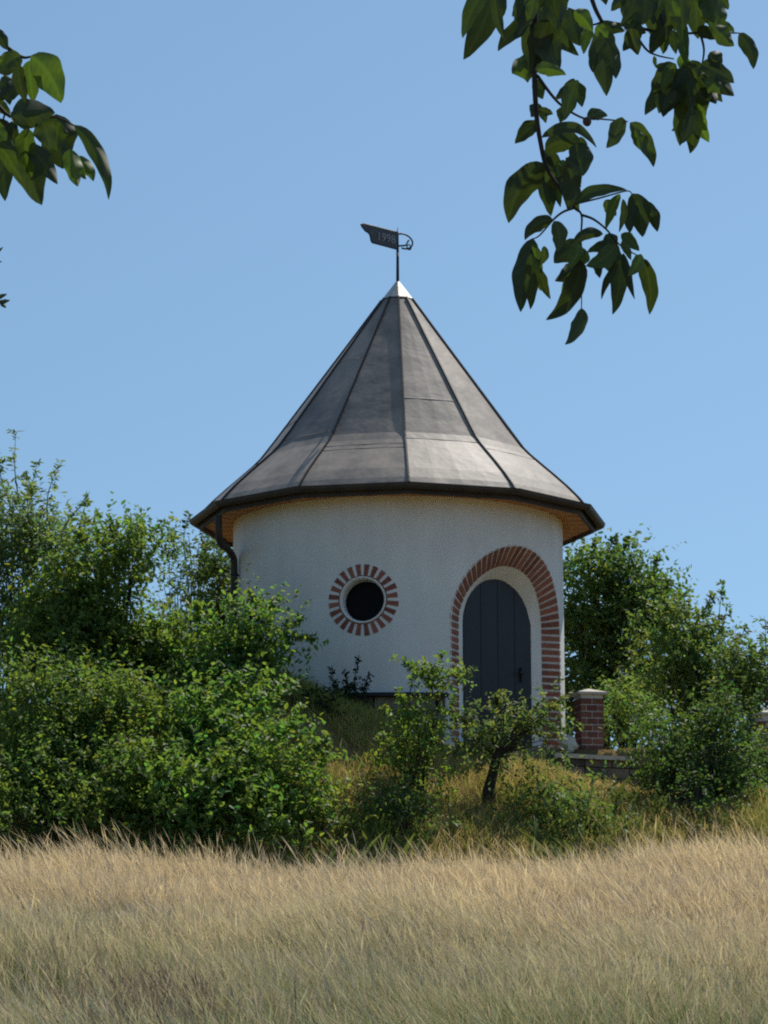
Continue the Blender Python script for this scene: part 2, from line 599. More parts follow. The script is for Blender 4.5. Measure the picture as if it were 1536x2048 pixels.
# -- roof, twelve flat facets with a bell-cast foot
H0 = R_(2.6)
prof_px = [(600, 27), (602, 32), (680, 90), (753, 145), (830, 203), (890, 248), (922, 273), (938, 289), (958, 312), (982, 340), (1008, 369), (1030, 391), (1043, 402)]
RP = [(r * m_per_px(py, TY), zc(py) - Z0) for py, r in prof_px]
RE = RP[-1][0]
rf = MB()
NP = len(RP)
for k in range(12):
    a0, a1 = H0 + R_(30) * k, H0 + R_(30) * (k + 1)
    vv = []
    SUB = 4
    for r, z in RP:
        p0, p1 = cyl(r, a0, z), cyl(r, a1, z)
        for j in range(SUB + 1):
            q = p0.lerp(p1, j / SUB)
            s_ = math.sin(math.pi * j / SUB)
            q += Vector((q.x, q.y, 0)).normalized() * s_ * r * 0.012 + UP * 0
            vv.append(q)
    W = SUB + 1
    rf.add(vv, [(i * W + j, i * W + j + 1, (i + 1) * W + j + 1, (i + 1) * W + j) for i in range(NP - 1) for j in range(SUB)])
# underside so that the roof is closed
rf.add([cyl(RE, H0 + R_(30) * k, RP[-1][1]) for k in range(12)] + [cyl(RE, H0 + R_(30) * k, RP[-1][1] - 0.03) for k in range(12)],
       [(k, 12 + k, 12 + (k + 1) % 12, (k + 1) % 12) for k in range(12)])
roof = rf.build('roof', M_ROOF, tower)
roof.data.polygons.foreach_set('use_smooth', [False] * len(roof.data.polygons))


def profile_at(z):
    for (r0, z0), (r1, z1) in zip(RP[:-1], RP[1:]):
        if z1 <= z <= z0:
            k = (z0 - z) / max(z0 - z1, 1e-6)
            return r0 + (r1 - r0) * k
    return RE


for k in range(12):
    sm = MB()
    a = H0 + R_(30) * k
    tang = Vector((math.cos(a), math.sin(a), 0))
    hw = 0.010
    pts_t, pts_b = [], []
    for r, z in RP[1:]:
        p = cyl(r, a, z)
        out = Vector((math.sin(a), -math.cos(a), 0)) * 0.014 + UP * 0.014
        pts_t.append(p + out); pts_b.append(p - out * 0.4)
    for i in range(len(pts_t) - 1):
        sm.hexa([pts_b[i] - tang * hw, pts_b[i] + tang * hw, pts_t[i] + tang * hw, pts_t[i] - tang * hw],
                [pts_b[i + 1] - tang * hw, pts_b[i + 1] + tang * hw, pts_t[i + 1] + tang * hw, pts_t[i + 1] - tang * hw])
    sm.build('roof_seam', M_SEAM, roof)
# lapped joints across the sheets, each sheet at its own height
lap_y = [[893, 800], [905], [890, 760], [915], [900, 780], [885], [910], [895, 770], [905], [905, 820], [868, 700], [905, 915]]
for k in range(12):
    a0, a1 = H0 + R_(30) * k, H0 + R_(30) * (k + 1)
    for py in lap_y[k]:
        lap = MB()
        zt_ = zc(py + 42) - Z0
        zb_ = zt_ - 0.012
        rt, rb = profile_at(zt_), profile_at(zb_)
        o_ = 0.005
        q = [cyl(rt, a0, zt_), cyl(rt, a1, zt_), cyl(rb + o_, a1, zb_ + o_ * .6), cyl(rb + o_, a0, zb_ + o_ * .6)]
        mid0 = q[0].lerp(q[1], .5); mid1 = q[3].lerp(q[2], .5)
        n0 = Vector((mid0.x, mid0.y, 0)).normalized()
        q_mid = [mid0 + n0 * rt * 0.012, mid1 + n0 * rb * 0.012]
        fl = [cyl(rb - .01, a1, zb_ - .004), cyl(rb - .01, a0, zb_ - .004)]
        flm = fl[0].lerp(fl[1], .5) + n0 * rb * 0.012
        lap.add([q[0], q_mid[0], q[1], q[2], q_mid[1], q[3], fl[0], flm, fl[1]],
                [(0, 1, 4, 5), (1, 2, 3, 4), (5, 4, 7, 8), (4, 3, 6, 7)])
        lap.build('sheet_lap', M_ROOF, roof)
# cap
cp = MB()
r_c = 34 * m_per_px(600, TY)
z_c0, z_c1 = zc(601) - Z0, zc(563) - Z0
prf = [(r_c * 0.93, z_c0 - 0.055), (r_c * 1.0, z_c0 - 0.02), (r_c * 0.98, z_c0), (0.022, z_c1)]
for k in range(12):
    a0, a1 = H0 + R_(30) * k, H0 + R_(30) * (k + 1)
    cp.add([cyl(r, a, z) for r, z in prf for a in (a0, a1)], [(0, 1, 3, 2), (2, 3, 5, 4)], 1)
    cp.add([cyl(r, a, z) for r, z in prf[2:] for a in (a0, a1)], [(0, 1, 3, 2)], 0)
cp.build('roof_cap', [M_TIN, M_SEAM], roof)

# -- gutter, mitred round the twelve sides
gu = MB()
gr = 0.058
gp = []
for k in range(9):
    th = math.pi * k / 8
    gp.append((RE + 0.035 - gr * math.cos(th), -gr * 1.0 * math.sin(th)))
gpo = [(RE + 0.035 + gr + 0.006, 0.012)] 
profg = gp + gpo + [(RE + 0.035 + gr - 0.006, 0.012)] + [(RE + 0.035 - (gr - 0.008) * math.cos(math.pi * k / 8), -(gr - 0.008) * 1.0 * math.sin(math.pi * k / 8)) for k in range(8, -1, -1)]
zg = RP[-1][1] - 0.02
PG = len(profg)
vv = []
for k in range(12):
    for r, h in profg:
        vv.append(cyl(r, H0 + R_(30) * k, zg + h))
gu.add(vv, [(k * PG + j, k * PG + (j + 1) % PG, ((k + 1) % 12) * PG + (j + 1) % PG, ((k + 1) % 12) * PG + j) for k in range(12) for j in range(PG)])
gut = gu.build('gutter', M_GUTTER, tower)
# fascia and soffit
fs = MB()
fs.add([cyl(RE - 0.045, H0 + R_(30) * k, zg + 0.015) for k in range(12)] + [cyl(RE - 0.045, H0 + R_(30) * k, zg - 0.105) for k in range(12)] +
       [cyl(RE - 0.075, H0 + R_(30) * k, zg - 0.105) for k in range(12)] + [cyl(RE - 0.075, H0 + R_(30) * k, zg + 0.015) for k in range(12)],
       [(r * 12 + k, r * 12 + (k + 1) % 12, ((r + 1) % 4) * 12 + (k + 1) % 12, ((r + 1) % 4) * 12 + k) for r in range(4) for k in range(12)])
fs.build('fascia', M_GUTTER, tower)
so = MB()
nbd = 96
for k in range(nbd):
    p0 = 2 * math.pi * (k + .03) / nbd; p1 = 2 * math.pi * (k + .97) / nbd
    zz = zg - 0.05 - (0.004 if k % 2 else 0)

    def rpoly(a):
        d = ((a - H0) % R_(30)) - R_(15)
        return (RE - 0.078) * math.cos(R_(15)) / math.cos(d)
    so.hexa([cyl(RW - 0.02, p0, zz), cyl(rpoly(p0), p0, zz), cyl(rpoly(p1), p1, zz), cyl(RW - 0.02, p1, zz)],
            [cyl(RW - 0.02, p0, zz + .02), cyl(rpoly(p0), p0, zz + .02), cyl(rpoly(p1), p1, zz + .02), cyl(RW - 0.02, p1, zz + .02)])
so.build('soffit', M_WOOD, tower)

# -- downpipe with its swan neck
dp = MB()


def tl(px, py, phi_deg, r):                 # local point on a radius, height from the photo row
    p = cyl(r, R_(phi_deg), 0)
    z = pt(px, py, TY + p.y).z - Z0
    return Vector((p.x, p.y, z))


ctrl = [tl(440, 1032, -58, RE + 0.03), tl(438, 1066, -58, RE + 0.02), tl(446, 1086, -61, RE - 0.07), tl(464, 1098, -66, RW + .22),
        tl(475, 1112, -70, RW + .10), tl(478, 1135, -71, RW + .065), tl(478, 1250, -71, RW + .065), tl(478, 1420, -71, RW + .065)]
path = []
for i in range(len(ctrl) - 1):
    p0, p1, p2, p3 = ctrl[max(i - 1, 0)], ctrl[i], ctrl[i + 1], ctrl[min(i + 2, len(ctrl) - 1)]
    for k in range(6):
        t = k / 6
        path.append(0.5 * ((2 * p1) + (p2 - p0) * t + (2 * p0 - 5 * p1 + 4 * p2 - p3) * t * t + (3 * p1 - p0 - 3 * p2 + p3) * t ** 3))
path.append(ctrl[-1])
dp.tube(path, 0.045, 12)
dpo = dp.build('downpipe', M_GUTTER, tower, smooth=True)
br = MB()
q = tl(478, 1150, -71, RW + .065)
br.tube([q + UP * .012, q - UP * .012], 0.052, 12)
q2_ = cyl(RW - .01, R_(-71), q.z)
br.tube([q, q2_], 0.012, 6)
br.build('pipe_bracket', M_IRON, dpo)

# ------------------------------------------------------------------ weather vane
vane = tag(empty('weather_vane', (TX, TY, Z0 + z_c1 - 0.03)), 'dark iron flag shaped weather vane on a rod above the roof cap', 'weather vane')
zv = lambda py: zc(py) - Z0 - z_c1 + 0.03
mst = MB()
mst.tube([(0, 0, 0), (0, 0, zv(500))], [0.021, 0.018], 10)
mst.tube([(0, 0, zv(500)), (0, 0, zv(455))], [0.012, 0.005], 8)
mst.build('mast', M_IRON, vane, smooth=True)
YAW = math.atan2(-0.40, -0.54)
VD = Vector((-0.80, -0.60, 0))               # along the flag, away from the mast (towards the viewer's left)
VN = Vector((-0.60, 0.80, 0))
S_ = m_per_px(470, TY) / 0.80                # metres along the flag per photo column


def vp(px, py, off):
    d = (796 - px) * S_
    q = VD * d
    z = pt(796, py, TY).z
    # remove the rise that comes from the flag's nearer end
    z = pt(px, py, TY + q.y).z
    return Vector((q.x, q.y, z - (Z0 + z_c1 - 0.03))) + VN * off


def plate(mb, outline, off0, off1, mi=0):
    N_ = len(outline)
    mb.add([vp(x, y, off0) for x, y in outline] + [vp(x, y, off1) for x, y in outline],
           [tuple(range(N_)), tuple(range(2 * N_ - 1, N_ - 1, -1))] + [(k, N_ + k, N_ + (k + 1) % N_, (k + 1) % N_) for k in range(N_)], mi)


fl_out = [(797, 499), (745, 485), (743, 481), (742, 474), (740, 468), (737, 465), (732, 462), (725, 453), (723, 449), (728, 447.5), (797, 465)]
flg = MB()
plate(flg, fl_out, -0.006, 0.006)
flag = flg.build('flag', simple('grey_flag_sheet', (0.06, 0.068, 0.075), (0.10, 0.11, 0.12), 14, 0.55, 0.2), vane)
rim = MB()
o2 = fl_out + [fl_out[0]]
rim.tube([vp(x, y, 0) for x, y in o2], 0.011, 6)
rim.build('rim', M_IRON, flag)
# raised numerals
cu = bpy.data.curves.new('numerals', 'FONT')
cu.body = '1998'
cu.size = 0.155; cu.extrude = 0.004; cu.align_x = 'CENTER'; cu.align_y = 'CENTER'
tmp = bpy.data.objects.new('tmp', cu); COL.objects.link(tmp)
bpy.context.view_layer.update()
tme = bpy.data.meshes.new_from_object(tmp.evaluated_get(bpy.context.evaluated_depsgraph_get()))
bpy.data.objects.remove(tmp)
num = link_mesh('numerals', tme, M_LETTER, flag)
cen = (vp(772, 477, -0.012))
Mx = Matrix.Identity(4)
xd = -VD
for i in range(3):
    Mx[i][0] = xd[i]; Mx[i][1] = UP[i]; Mx[i][2] = (-VN)[i]; Mx[i][3] = cen[i]
tme.transform(Mx)
sc_ = MB()
cc = vp(805, 482, 0)
arc = []
for k in range(15):
    th = R_(115) - R_(215) * k / 14
    arc.append(cc + (-VD) * (0.155 * math.cos(th) + 0.02) + UP * 0.10 * math.sin(th))
sc_.tube(arc, 0.012, 6)
sc_.tube([vp(797, 468, 0), arc[0]], 0.014, 6)
sc_.tube([vp(797, 492, 0), cc + (-VD) * 0.06 - UP * 0.05, cc - VD * 0.11 + UP * 0.03], 0.012, 6)
arc2 = [cc - VD * (0.115 + 0.035 * math.cos(R_(36 * k))) + UP * (-0.065 + 0.035 * math.sin(R_(36 * k))) for k in range(11)]
sc_.tube(arc2, 0.009, 6)
sc_.build('scroll', M_IRON, vane, smooth=True)


# ------------------------------------------------------------------ brick pillars, low walls
def pillar(px, py_top, py_bot, Y, w_px, rot, label, group):
    w = w_px * m_per_px(py_bot, Y) / 2
    c = pt(px, py_bot, Y); top = pt(px, py_top, Y).z
    t = tag(empty('brick_pillar', (c.x, Y, c.z - 0.35)), label, 'pillar', group)
    t.rotation_euler.z = rot
    H = top - c.z + 0.35
    b_ = MB()
    b_.box((-w + .008, -w + .008, 0), (w - .008, w - .008, H), 1)
    z, k = 0.0, 0
    while z + 0.07 < H:
        z1 = z + 0.068
        for face in range(4):
            M = Matrix.Rotation(face * math.pi / 2, 4, 'Z')
            xs = [-w, -w * 0.0, w] if k % 2 else [-w, -w * 0.5, w * 0.5, w]
            for x0, x1 in zip(xs[:-1], xs[1:]):
                e0 = 0.0 if x0 == -w else 0.006
                e1 = 0.0 if x1 == w else 0.006
                j = random.uniform(-.002, .002)
                b_.box((x0 + e0 + (.001 * (face % 2)), -w - .002 + j, z), (x1 - e1 - (.001 * (face % 2)), -w + .05, z1), 0, tuple(.72 * q for q in bcol()), M)
        z += 0.082; k += 1
    b_.build('shaft', [M_BRICK, M_MORTAR], t)
    cpm = MB()
    o = w + 0.045
    z0 = H; z1 = H + 0.028; z2 = H + 0.085
    q = [(-o, -o), (o, -o), (o, o), (-o, o)]
    cpm.add([(x, y, z0) for x, y in q] + [(x, y, z1) for x, y in q] + [(0, 0, z2)],
            [(3, 2, 1, 0)] + [(k, (k + 1) % 4, 4 + (k + 1) % 4, 4 + k) for k in range(4)] + [(4 + k, 4 + (k + 1) % 4, 8) for k in range(4)])
    cpm.build('cap', M_SLAB, t)
    return t


pillar(1179, 1391, 1500, 30.9, 47, R_(12), 'short red brick pillar with pale pointed cap beside the tower door', 'brick pillars of the terrace')
pillar(1540, 1432, 1530, 31.6, 47, R_(12), 'brick pillar with pale cap mostly hidden by bushes at the right frame edge', 'brick pillars of the terrace')


def low_wall(p0, p1, thick, drop, label):
    """stone wall from p0 to p1 (world points on the top front edge)"""
    d = (p1 - p0); L = d.length; dx = d.normalized()
    bx = Vector((-dx.y, dx.x, 0)).normalized()
    t = tag(empty('low_stone_wall', (p0.x, p0.y, p0.z - drop)), label, 'wall', 'low walls of the terrace')
    M = Matrix.Identity(4)
    for i in range(3):
        M[i][0] = dx[i]; M[i][1] = bx[i]; M[i][2] = UP[i]
    s_ = MB()
    zc_ = drop - 0.055
    z = 0.0
    while z < zc_ - 0.02:
        z1 = min(z + random.uniform(.12, .17), zc_)
        x = 0.0
        while x < L - 0.02:
            x1 = min(x + random.uniform(.18, .38), L)
            k = random.uniform(.6, 1.3)
            s_.box((x + .006, random.uniform(-.015, .02), z + .006), (x1 - .006, thick, z1 - .006), 0, (k, k * .97, k * .92), M)
            x = x1
        z = z1
    s_.build('stonework', M_STONE, t)
    c_ = MB()
    x = 0.0
    while x < L - .05:
        x1 = min(x + random.uniform(.45, .7), L)
        j = random.uniform(-.008, .008)
        c_.box((x + .004, -0.04 + j, zc_ + .002), (x1 - .004, thick + .03, drop + j), 0, None, M)
        x = x1
    c_.build('coping', M_SLAB, t)
    return t


low_wall(pt(1108, 1506, 30.42), pt(1275, 1514, 30.5), 0.42, 0.75, 'dark low stone retaining wall with pale coping under the brick pillar')
low_wall(pt(290, 1300, 31.6), pt(440, 1288, 31.9), 0.35, 0.6, 'low stone wall with pale coping half buried in bushes left of tower')
# pale boulder on the coping
bb = bmesh.new()
bmesh.ops.create_icosphere(bb, subdivisions=3, radius=1)
for v_ in bb.verts:
    c = v_.co
    k = 1 + 0.16 * math.sin(3.1 * c.x + 1) * math.sin(2.7 * c.y + c.z * 3.3) + 0.07 * math.sin(7 * c.z + 4 * c.x)
    v_.co = Vector((c.x * 0.115 * k, c.y * 0.09 * k, (c.z * 0.10 * k + max(0, -c.x) * .07) ))
me = bpy.data.meshes.new('boulder'); bb.to_mesh(me); bb.free()
rk = link_mesh('boulder', me, M_SLAB)
rk.location = pt(1136, 1489, 30.6)
tag(rk, 'pale rough stone lying on the coping between tower wall and brick pillar', 'stone')


# ------------------------------------------------------------------ foliage
def leaf_mesh(name, pos, d, nrm_, L, Wd, C, m_, parent):
    """six-point folded leaves"""
    d = nrm(d)
    side = nrm(np.cross(d, nrm_))
    up = np.cross(side, d)
    N_ = len(pos)
    V = np.empty((N_, 6, 3))
    L = L[:, None]; Wd = Wd[:, None]
    droop = -0.10 * L
    V[:, 0] = pos
    V[:, 1] = pos + d * L * 0.30 - side * Wd * 0.46 + up * Wd * 0.14
    V[:, 2] = pos + d * L * 0.68 - side * Wd * 0.40 + up * (Wd * 0.10 + droop * .4)
    V[:, 3] = pos + d * L + up * droop
    V[:, 4] = pos + d * L * 0.68 + side * Wd * 0.40 + up * (Wd * 0.10 + droop * .4)
    V[:, 5] = pos + d * L * 0.30 + side * Wd * 0.46 + up * Wd * 0.14
    base = (np.arange(N_) * 6)[:, None]
    Qs = np.concatenate([base + np.array([[0, 3, 2, 1]]), base + np.array([[0, 5, 4, 3]])])
    return np_mesh(name, V.reshape(-1, 3), Qs, np.repeat(C, 6, 0), m_, parent)


def bush(name, label, cat, base, Y, ells, color, group=None, leaf=0.07, aspect=0.5, lai=3.0, stems=4, sprigs=(), stem_r=0.03,
         trunk_path=None, clump=0.34, depth=0.8, colvar=0.19, upright=0.35, part=('stems', 'foliage'), wood_n=14):
    """base: photo column of the foot; ells: (cx, cy, rx, ry[, dY]) in photo pixels"""
    def clear(px, py, Ye, lift=0.05):            # step towards the viewer until it grows out of the slope, not inside it
        while Ye > 25.3:
            q = pt(px, py, Ye)
            if q.z > float(ground_z(q.x, Ye)) + lift: break
            Ye -= 0.1
        return Ye
    ells = [tuple(e[:4]) + (clear(e[0], e[1] + 0.25 * e[3], Y + (e[4] if len(e) > 4 else 0)) - Y,) for e in ells]
    low_e = max(ells, key=lambda e: e[1] + e[3])
    Yb = Y + low_e[4]
    if trunk_path: Yb = clear(trunk_path[0][0], trunk_path[0][1], Y, 0.0)
    bx = pt(base, 1500, Yb).x
    Y_, Y = Y, Yb
    bz = float(ground_z(bx, Y)) - 0.06
    ells = [e[:4] + ((e[4] + Y_ - Y) if not trunk_path else 0.0,) for e in ells]
    t = tag(empty(name, (bx, Y, bz)), label, cat, group)
    org = Vector((bx, Y, bz))
    wood = MB()
    P0, DR = [], []
    LN = []
    leaf_area = leaf * leaf * aspect * 0.62
    if trunk_path:
        tp = [pt(x, y, Y) - org for x, y, r in trunk_path]
        tp[0] = Vector((tp[0].x, 0, 0))
        wood.tube(tp, [r * m_per_px(1500, Y) for x, y, r in trunk_path], 8)
        hub = tp[-1]
    for e in ells:
        cx, cy, rx, ry = e[:4]
        dY = e[4] if len(e) > 4 else 0.0
        c = np.array(pt(cx, cy, Y + dY) - org)
        mp = m_per_px(cy, Y)
        rad = np.array([rx * mp, rx * mp * depth, ry * mp])
        ncl = max(4, int(rad[0] * rad[2] * math.pi / (clump ** 2) * 1.1 + 3))
        u = nrm(rng.normal(size=(ncl, 3)))
        rr = rng.random(ncl) ** 0.42 * 0.88
        cl = c + u * rr[:, None] * rad
        nl = int(1.9 * lai * math.pi * rad[0] * rad[2] / leaf_area)
        ntw = max(ncl, nl // 8)
        w = rng.random(ncl) + 0.35
        w /= w.sum()
        ci = rng.choice(ncl, ntw, p=w)
        p0 = cl[ci] + rng.normal(size=(ntw, 3)) * clump * 0.50 * np.array([1, 1, .85])
        rel = np.linalg.norm((p0 - c) / rad, axis=1, keepdims=True)
        p0 = c + (p0 - c) / np.maximum(1, rel / rng.uniform(1.0, 1.45, rel.shape))
        dr = 0.7 * (p0 - c) / rad + 0.9 * rng.normal(size=(ntw, 3)) * 0.6 + np.array([0, 0, upright])
        P0.append(p0); DR.append(nrm(dr)); LN.append(rng.uniform(0.5, 1.3, ntw) * clump * 0.95)
        # wood
        for s_ in range(min(ncl, wood_n)):
            tgt = Vector(cl[s_])
            if trunk_path:
                st_ = tp[-1].lerp(tp[-2], float(rng.random())) if len(tp) < 4 else tp[-1 - int(rng.integers(0, 2))].lerp(tp[-2], float(rng.random()))
            else:
                st_ = Vector((rng.normal() * 0.10, rng.normal() * 0.08, 0))
            mid_ = st_.lerp(Vector(c), 0.55) * 0.6 + st_.lerp(tgt, 0.5) * 0.4
            mid_ += Vector(rng.normal(size=3) * 0.06)
            pp = []
            for k in range(6):
                q = k / 5
                pp.append(st_ * (1 - q) ** 2 + mid_ * 2 * q * (1 - q) + tgt * q * q)
            r0 = stem_r * (0.5 if s_ > stems else 1.0)
            wood.tube(pp, [r0 * (1 - 0.85 * k / 5) for k in range(6)], 5, cap=False)
    for (x0, y0, x1, y1) in sprigs:
        near = min(ells, key=lambda e: (e[0] - x0) ** 2 + (e[1] - y0) ** 2)
        a = np.array(pt(x0, y0, Y + near[4]) - org); b_ = np.array(pt(x1, y1, Y + near[4]) - org)
        nseg = 9
        ln = np.linalg.norm(b_ - a)
        bow = rng.normal(size=3) * ln * 0.05
        pts_ = [a + (b_ - a) * k / nseg + bow * math.sin(math.pi * k / nseg) for k in range(nseg + 1)]
        wood.tube([Vector(p) for p in pts_], [0.010 * (1 - .8 * k / nseg) for k in range(nseg + 1)], 5, cap=False)
        for k in range(1, nseg + 1):
            for j in range(1):
                P0.append(np.array([pts_[k]])); LN.append(np.array([ln * 0.20 * (1.2 - 0.7 * k / nseg)]))
                DR.append(nrm(np.array([(b_ - a) / ln * 0.9 + rng.normal(size=3) * 0.55])))
    P0 = np.concatenate(P0); DR = np.concatenate(DR); LN = np.concatenate(LN)
    nt = len(P0)
    per = 8
    s = (np.arange(per) + 0.6) / per
    s = np.clip(s[None, :] + rng.normal(size=(nt, per)) * 0.04, 0.03, 1.05)
    bend = rng.normal(size=(nt, 3)) * 0.25 + np.array([0, 0, -0.15])
    pos = P0[:, None, :] + DR[:, None, :] * (s * LN[:, None])[..., None] + bend[:, None, :] * (s ** 2 * LN[:, None])[..., None]
    pos = pos.reshape(-1, 3)
    dd = np.repeat(DR, per, 0)
    sd_ = nrm(np.cross(dd, rng.normal(size=dd.shape)))
    ld = nrm(dd * 0.45 + sd_ * 0.9 + np.array([0, 0, -0.12]) + rng.normal(size=dd.shape) * 0.2)
    nn = nrm(np.array([0, 0, 1.0]) + rng.normal(size=dd.shape) * 0.85)
    N_ = len(pos)
    L = leaf * rng.uniform(0.65, 1.25, N_)
    Wd = L * aspect * rng.uniform(0.8, 1.2, N_)
    tw = np.repeat(rng.normal(size=(nt, 1)), per, 0)
    k_ = np.exp(colvar * (0.6 * tw + 0.7 * rng.normal(size=(N_, 1))))
    hue = np.repeat(rng.normal(size=(nt, 1)), per, 0) * 0.10 + rng.normal(size=(N_, 1)) * 0.06
    Cc = np.array(color)[None, :] * np.array([0.95, 1.06, 1.16]) * k_ * np.concatenate([1 + 1.6 * hue, 1 + 0.2 * hue, 1 - 0.6 * hue], 1)
    Cc = np.clip(Cc, 0.004, 0.6)
    if wood.v:
        wood.build(part[0], M_BARK, t, fix=False)
    leaf_mesh(part[1], pos, ld, nn, L, Wd, Cc, M_LEAF, t)
    return t


G_MID = (0.135, 0.180, 0.046)
G_BRIGHT = (0.132, 0.192, 0.047)
G_DARK = (0.076, 0.112, 0.037)
G_GREY = (0.145, 0.180, 0.082)
G_YEL = (0.165, 0.19, 0.05)
SH = 'shrubs on the mound'

bush('slender_tree', 'loose grey green tree with upright thin shoots at the left frame edge', 'tree', 30, 30.0,
     [(50, 1060, 110, 90), (20, 1180, 120, 120), (130, 1090, 60, 60), (60, 1320, 120, 110)], G_GREY, leaf=0.085, aspect=0.34, lai=2.1, clump=0.34,
     sprigs=[(40, 1010, 32, 868), (60, 1010, 75, 925), (20, 1010, -10, 900), (95, 1040, 118, 935), (130, 1050, 178, 995), (-20, 1020, 5, 930), (60, 1040, 52, 940), (150, 1070, 195, 1030)],
     part=('trunk', 'crown'), upright=0.9)
bush('shrub', 'tall dense mid green shrub with rounded top, left of the pale thin tree', 'shrub', 230, 29.0,
     [(225, 1170, 105, 105), (266, 1130, 42, 60), (170, 1200, 80, 100), (230, 1320, 130, 130), (310, 1300, 70, 90), (130, 1290, 110, 90)], G_MID, SH, leaf=0.07, lai=3.4,
     sprigs=[(235, 1080, 225, 1040), (275, 1080, 282, 1056), (180, 1110, 160, 1070)])
bush('slender_tree', 'thin see-through tree standing behind, between the tall shrub and the downpipe', 'tree', 385, 37.0,
     [(385, 1130, 70, 75), (345, 1180, 45, 70), (400, 1220, 60, 50)], (0.075, 0.11, 0.058), leaf=0.08, aspect=0.4, lai=0.42, clump=0.30,
     sprigs=[(330, 1130, 326, 1040), (372, 1120, 378, 1030), (350, 1120, 345, 1070), (405, 1120, 415, 1060)], part=('trunk', 'crown'), upright=0.9)
bush('shrub', 'small dense shrub behind the tower just under the gutter and downpipe', 'shrub', 455, 34.5,
     [(452, 1125, 34, 42), (450, 1190, 50, 60), (430, 1240, 60, 40)], (0.10, 0.125, 0.036), SH, leaf=0.07, lai=3.0)
bush('shrub', 'bright green shrub leaning over the left foot of the white wall', 'shrub', 470, 28.4,
     [(450, 1300, 85, 75), (545, 1272, 66, 42), (500, 1250, 62, 45), (430, 1350, 110, 90), (470, 1440, 110, 70), (500, 1350, 60, 50)], G_BRIGHT, SH, leaf=0.07, aspect=0.55, lai=2.6,
     sprigs=[(560, 1270, 625, 1275), (530, 1240, 556, 1195), (500, 1240, 506, 1190), (570, 1260, 600, 1232), (400, 1250, 395, 1205)])
bush('shrub', 'broad leafy shrub with large bright leaves in front centre-left, above the tall dry grass', 'shrub', 450, 27.3,
     [(430, 1480, 130, 110), (520, 1540, 105, 105), (380, 1590, 120, 90), (560, 1600, 85, 75), (410, 1645, 130, 50), (560, 1655, 90, 40)], G_BRIGHT, SH, leaf=0.074, aspect=0.56, lai=3.0, clump=0.36,
     sprigs=[(560, 1470, 600, 1420), (600, 1530, 655, 1475), (480, 1400, 470, 1355)])
bush('shrub', 'dark green small leaved thicket at the lower left corner of the mound', 'shrub', 110, 27.6,
     [(90, 1420, 140, 120), (200, 1480, 120, 110), (60, 1560, 150, 110), (230, 1590, 130, 85), (70, 1640, 150, 50), (240, 1650, 130, 45)], G_MID, SH, leaf=0.06, lai=3.6,
     sprigs=[(250, 1420, 262, 1345), (150, 1380, 140, 1320)])
bush('sapling', 'spindly sapling with a sideways branch in front of the left door jamb', 'sapling', 820, 27.2,
     [(868, 1345, 34, 26), (905, 1345, 36, 15), (825, 1332, 26, 9), (868, 1400, 32, 42), (815, 1425, 40, 40), (835, 1480, 55, 45), (800, 1500, 40, 30), (850, 1550, 50, 40)], G_MID, leaf=0.065, lai=1.6, clump=0.18, wood_n=3, stem_r=0.011,
     sprigs=[(865, 1400, 888, 1310), (860, 1360, 812, 1330), (870, 1370, 948, 1343), (815, 1440, 795, 1385)], part=('trunk', 'crown'))
bush('shrub', 'low dark shrub at the foot of the sapling', 'shrub', 775, 26.9,
     [(770, 1630, 75, 45), (830, 1645, 55, 35)], G_DARK, SH, leaf=0.06, lai=2.2)
bush('small_tree', 'small gnarled tree with dark trunk and flat crown before the door', 'tree', 985, 28.4,
     [(1000, 1440, 70, 40), (955, 1465, 50, 30), (1065, 1425, 52, 26), (1100, 1408, 26, 18), (1050, 1475, 70, 30), (985, 1500, 70, 25)], (0.125, 0.15, 0.058), leaf=0.06, lai=1.35, clump=0.2, wood_n=4, stem_r=0.016,
     trunk_path=[(980, 1605, 17), (977, 1580, 12), (985, 1550, 10), (993, 1515, 9), (1003, 1490, 6)], sprigs=[(1000, 1420, 990, 1395), (1080, 1420, 1128, 1400), (940, 1450, 905, 1435)], part=('trunk', 'crown'))
bush('tree', 'dense rounded broadleaf tree behind the right side of the tower', 'tree', 1215, 36.5,
     [(1190, 1190, 95, 85), (1250, 1165, 70, 70), (1275, 1250, 75, 80), (1310, 1320, 60, 60), (1170, 1280, 70, 80), (1230, 1330, 100, 70), (1300, 1205, 45, 55), (1175, 1400, 62, 70), (1255, 1420, 80, 60), (1145, 1445, 42, 60)], (0.108, 0.152, 0.046), leaf=0.08, aspect=0.55, lai=3.2, clump=0.4,
     trunk_path=[(1215, 1520, 14), (1205, 1440, 11), (1215, 1370, 9)], sprigs=[(1215, 1120, 1228, 1072), (1245, 1110, 1254, 1078), (1305, 1160, 1318, 1118), (1190, 1120, 1188, 1082), (1300, 1200, 1338, 1165)], part=('trunk', 'crown'))
bush('shrub', 'loose arching green shrub right of the rounded tree, behind the terrace wall', 'shrub', 1370, 33.5,
     [(1355, 1275, 70, 65), (1390, 1320, 70, 70), (1330, 1380, 80, 70), (1420, 1400, 80, 90), (1470, 1370, 60, 70)], (0.125, 0.162, 0.05), SH, leaf=0.075, lai=2.6,
     sprigs=[(1370, 1240, 1372, 1180), (1390, 1250, 1425, 1190), (1440, 1300, 1446, 1172), (1465, 1320, 1492, 1255), (1430, 1300, 1455, 1215), (1340, 1240, 1330, 1200)])
